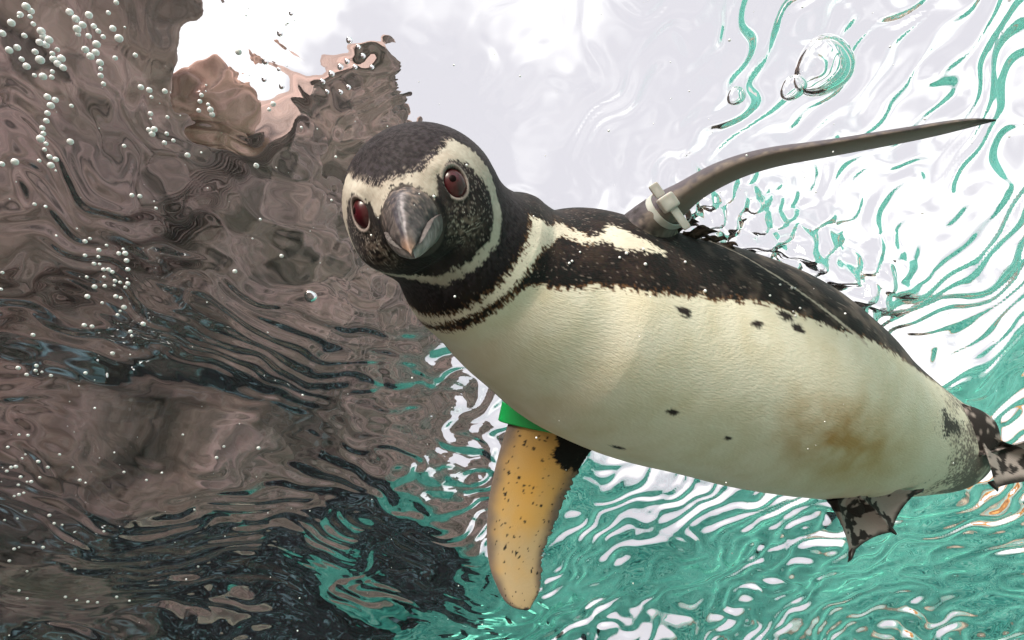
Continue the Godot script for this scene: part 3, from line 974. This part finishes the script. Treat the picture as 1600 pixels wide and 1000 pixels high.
# a flat strap bent into a closed loop round an axis: half widths a (along u) and b (along v), its breadth along the axis, its thickness
func strap_loop(c: Vector3, axis: Vector3, u: Vector3, a: float, b: float, breadth: float, thick: float) -> ArrayMesh:
	var ax := axis.normalized()
	var e1 := (u - ax * ax.dot(u)).normalized()
	var e2 := ax.cross(e1)
	var pts := PackedVector3Array()
	var n := 96
	var prof := [[1, -0.5], [1, -0.46], [1, 0.46], [1, 0.5], [0.5, 0.53], [0, 0.5], [0, 0.46], [0, -0.46], [0, -0.5], [0.5, -0.53], [1, -0.5]]
	for i in n + 1:
		var t := TAU * (i % n) / n
		var cx := signf(cos(t)) * pow(absf(cos(t)), 0.75)
		var sy := signf(sin(t)) * pow(absf(sin(t)), 0.75)
		var radial := (e1 * cos(t) + e2 * sin(t)).normalized()
		for q in prof:
			pts.append(c + e1 * a * cx + e2 * b * sy + radial * thick * q[0] + ax * breadth * q[1])
	return grid_mesh(pts, n + 1, prof.size(), true, PackedColorArray(), PackedVector2Array(), true)

# a block with rounded edges
func block(c: Vector3, ex: Vector3, ey: Vector3, ez: Vector3) -> ArrayMesh:
	var pts := PackedVector3Array()
	var nu := 24
	var nv := 32
	for i in nu + 1:
		var th := PI * i / nu
		for j in nv + 1:
			var f := TAU * (j % nv) / nv
			var d := Vector3(sin(th) * cos(f), sin(th) * sin(f), cos(th))
			d = Vector3(signf(d.x) * pow(absf(d.x), 0.28), signf(d.y) * pow(absf(d.y), 0.28), signf(d.z) * pow(absf(d.z), 0.28))
			pts.append(c + ex * d.x + ey * d.y + ez * d.z)
	return grid_mesh(pts, nu + 1, nv + 1, false, PackedColorArray(), PackedVector2Array(), true)

func plastic(called: String, c: Color, rough: float) -> StandardMaterial3D:
	var m := StandardMaterial3D.new()
	m.resource_name = called
	m.albedo_color = c
	m.roughness = rough
	m.subsurf_scatter_enabled = true
	m.subsurf_scatter_strength = 0.1
	return m

func build_bands() -> void:
	var b := cam_basis()
	var frame := Transform3D(b, Vector3(0, EYE, 0) + b * PENGUIN_AT)
	var green := thing("identification_band", "bright green plastic band round the lowered wing where it leaves the belly", "band")
	var c := at(851, 656, 0.556)
	green.transform = frame * Transform3D(Basis(), c)
	var gm := plastic("green plastic", lin(0.004, 0.33, 0.075), 0.4)
	obj("strap", strap_loop(Vector3.ZERO, Vector3(-0.22, -1.0, 0.05), Vector3(1, -0.22, -0.2), 0.0400, 0.0145, 0.0165, 0.0016), gm, green)
	obj("seam", block(Vector3(-0.0215, 0.001, 0.0152), Vector3(0.0006, 0.0001, 0), Vector3(0.0012, 0.0082, 0), Vector3(0, 0, 0.0008)), plastic("dark green plastic", lin(0.003, 0.10, 0.03), 0.5), green)
	var tie := thing("cable_tie", "pale grey plastic cable tie round the root of the raised wing", "cable tie")
	var wa := at(1028, 342, 0.482)
	var wb := at(1072, 306, 0.466)
	var w := wa.lerp(wb, 0.42)
	var chord := (-(w + PENGUIN_AT).normalized() + Vector3(-0.03, 0.13, 0)).normalized()
	c = w + chord * 0.0365
	tie.transform = frame * Transform3D(Basis(), c)
	var tm := plastic("pale grey plastic", lin(0.42, 0.42, 0.40), 0.45)
	var down := at(1069, 352, 0.444) - c
	var side := Vector3(0.84, 0.54, 0.0).normalized()
	obj("head", block(Vector3.ZERO, side * 0.0062, down.normalized() * 0.0060, Vector3(0, 0, 0.0040)), tm, tie)
	obj("tail", block(down * 0.62 + Vector3(0, 0, 0.002), side * 0.0030, down * 0.56, Vector3(0, 0, 0.0009)), tm, tie)
	obj("strap", strap_loop(w - c, wb - wa, chord, 0.0330, 0.0150, 0.0050, 0.0012), tm, tie)
	obj("strap_end", block(down.normalized() * -0.0115 + Vector3(-0.001, 0, -0.002), side * 0.0036, down.normalized() * 0.0055, Vector3(0, 0, 0.0014)), tm, tie)

# where a line of sight, given as a place on a sheet one metre off, comes to a share of its way to the water level
func below_surface(px: float, py: float, share: float) -> Vector3:
	var d := cam_basis() * Vector3((px - 800.0) / F, (500.0 - py) / F, -1.0)
	return Vector3(0, EYE, 0) + d * (-EYE / maxf(d.y, 0.2)) * share

func build_bubbles() -> void:
	var silver := StandardMaterial3D.new()
	silver.resource_name = "air in water"
	silver.albedo_color = Color(0.97, 0.97, 0.98)
	silver.metallic = 0.12
	silver.roughness = 0.12
	silver.clearcoat_enabled = true
	silver.clearcoat = 0.6
	silver.backlight_enabled = true
	silver.backlight = Color(0.5, 0.5, 0.5)
	var clear := StandardMaterial3D.new()
	clear.resource_name = "clear bubble"
	clear.refraction_enabled = true
	clear.refraction_scale = 0.033
	clear.roughness = 0.0
	clear.albedo_color = Color(1, 1, 1, 0)
	var ball := SphereMesh.new()
	ball.radius = 1.0
	ball.height = 2.0
	ball.radial_segments = 20
	ball.rings = 10
	# a wide dome of air flattened under the surface, clear as glass: its inside is the outside
	var pts := PackedVector3Array()
	for i in 49:
		var th := PI * i / 48
		for j in 97:
			var a := TAU * (j % 96) / 96
			var w := 1.0 + 0.05 * sin(a * 3.0 + 0.6)
			pts.append(Vector3(sin(th) * cos(a) * w, cos(th) * (0.55 if th < PI / 2 else 0.8), -sin(th) * sin(a) * w))
	var dome := grid_mesh(pts, 49, 97, true, PackedColorArray(), PackedVector2Array(), true)
	var upper := [118,30,140,50,92,65,135,75,52,103,150,108,12,150,110,160,185,140,195,165,220,178,178,190,205,200,42,225,78,213,158,232,257,222,235,240,180,268,98,265,120,297,240,265,275,262,258,285,283,303,155,337,193,342,235,320,232,345,312,55,340,85,370,112,345,130,350,153,398,68,420,118,440,140,462,165,397,162,485,58,505,128,532,172,520,12,432,198,382,222,428,235,405,252,515,260,447,280,450,308,450,338,463,375,605,247]
	var string_ := [213,433,248,447,228,472,213,506,208,540,190,572,195,597,182,620,207,642,200,668,222,700,250,712,228,738,320,473,315,633,68,723,10,733]
	var loose := [630,390,667,403,677,434,737,408,673,508,748,523,665,580,690,578,680,598,745,597,735,638,775,628,555,652,838,693,900,425,893,453,930,467,888,494,940,490,948,512,1065,232,1202,490,1220,465,1145,740,590,872,625,876,697,930,155,912]
	var bright := [1180,355,1258,387,1440,365,1480,330,1520,300,1550,275,1585,300,1460,410,1520,412,1555,390,1245,310,1185,275,1620,250,1660,300,1600,210,1250,150,1300,60,1560,180]
	var middle := [333,68,352,57,417,83,387,102,333,123,385,128,465,115,482,98,490,115,495,143,368,155,390,157,405,178,425,178,440,187,500,177,340,207,407,207,450,222,470,228,370,245,410,242,447,240,490,247,500,232,342,283,400,308,453,283,472,288,485,325,470,340,460,355,330,395,360,400,510,420,515,437,560,390,130,433,440,505,335,582,72,562,143,553,140,572,165,578,105,588,200,592,10,190,5,255,918,185,1100,125]
	var lower := [60,58,88,60,25,97,80,120,70,132,120,142,50,158,35,160,22,172,150,160,65,190,98,205,125,192,85,205,58,215,75,240,60,245,45,250,187,120,228,160,250,200,155,310,170,335,195,340,325,360,80,297,55,320,15,325,388,175,458,200,572,58,700,95,808,100,677,130,608,292,620,470,60,410,105,395,135,410,45,415,30,452,85,485,235,478,60,545,85,570,205,565,240,575,275,580,305,582,365,565,405,577]
	for set_ in [
		[upper, 0.35, 0.0, 0.0027, "small silvery air bubble in the dense swarm below the dark rock", "air bubbles swarming below the upper rock"],
		[string_, 0.35, 0.0, 0.0026, "small silvery air bubble in the string rising beside the rock", "air bubbles rising in a string"],
		[loose, 0.35, 0.0, 0.0023, "small silvery air bubble drifting loosely between the swarm and the penguin's head", "air bubbles drifting loosely"],
		[bright, 0.35, 0.0, 0.0024, "small clear air bubble against the bright sky above the penguin's head", "air bubbles against the bright sky"],
		[middle, 0.4, 350.0, 0.0021, "tiny silvery air bubble in the cloud level with the penguin's bill", "air bubbles level with the bill"],
		[lower, 0.5, 650.0, 0.0019, "tiny silvery air bubble in the scatter near the dark lower rock", "air bubbles near the lower rock"]]:
		var list: Array = set_[0]
		for k in range(0, list.size(), 2):
			var share := rng.randf_range(0.80, 0.92)
			var o := obj("air_bubble", dome if list == bright else ball, clear if list == bright else silver)
			o.position = below_surface(list[k] * set_[1], set_[2] + list[k + 1] * set_[1], share)
			var r: float = set_[3] * rng.randf_range(0.48, 0.88)
			o.scale = Vector3(r * 1.12, r * 0.9, r * 1.08)
			tag(o, set_[4], "bubble", set_[5])
	# specks of air caught in the plumage
	var frame := Transform3D(cam_basis(), Vector3(0, EYE, 0) + cam_basis() * PENGUIN_AT)
	for k in 16:
		var u := rng.randf_range(10.2, 14.2)
		var q := cat(int(u), u - int(u))
		var q1 := cat(int(u), u - int(u) + 0.01)
		var tg := Vector3(q1.x - q.x, q1.y - q.y, q1.z - q.z).normalized()
		var e1 := (Vector3(0, 0, 1) - tg * tg.z).normalized()
		var ph := deg_to_rad(rng.randf_range(25.0, 45.0))
		var o := obj("air_bubble", ball, silver)
		o.position = frame * (Vector3(q.x, q.y, q.z) + (e1 * cos(ph) + e1.cross(tg) * sin(ph)) * (q.w + 0.0007))
		o.scale = Vector3.ONE * rng.randf_range(0.0007, 0.0012)
		tag(o, "minute white air bubble caught in the black feathers of the penguin's side band", "bubble", "air bubbles caught in the plumage")
	for q in [[1286, 104, 0.0235, "large clear air bubble flattened under the water surface above the raised wing"], [1238, 138, 0.010, "medium clear air bubble touching the large clear one above the raised wing"], [1150, 150, 0.0075, "small clear air bubble left of the large clear one above the raised wing"]]:
		var o := obj("air_bubble", dome, clear)
		o.position = below_surface(q[0], q[1], 0.90)
		o.scale = Vector3.ONE * q[2]
		tag(o, q[3], "bubble")
	var big := obj("air_bubble", dome, clear)
	big.position = below_surface(485, 463, 0.85)
	big.scale = Vector3.ONE * 0.0052
	tag(big, "clear round air bubble, alone on the dark brown to the left of the penguin's chin", "bubble")
	# fine specks adrift in the water
	var mm := MultiMesh.new()
	mm.transform_format = MultiMesh.TRANSFORM_3D
	var speck := SphereMesh.new()
	speck.radius = 1.0
	speck.height = 2.0
	speck.radial_segments = 8
	speck.rings = 4
	mm.mesh = speck
	mm.instance_count = 420
	for k in 420:
		var p := below_surface(rng.randf_range(-200, 1800), rng.randf_range(-150, 1150), rng.randf_range(0.35, 0.97))
		var r := rng.randf_range(0.00018, 0.00060)
		mm.set_instance_transform(k, Transform3D(Basis.from_scale(Vector3(r, r, r)), p))
	var dust := MultiMeshInstance3D.new()
	dust.multimesh = mm
	dust.material_override = silver
	dust.name = "suspended_specks"
	add_child(dust)
	tag(dust, "fine pale specks of matter adrift through the water", "specks")
	dust.set_meta("kind", "stuff")
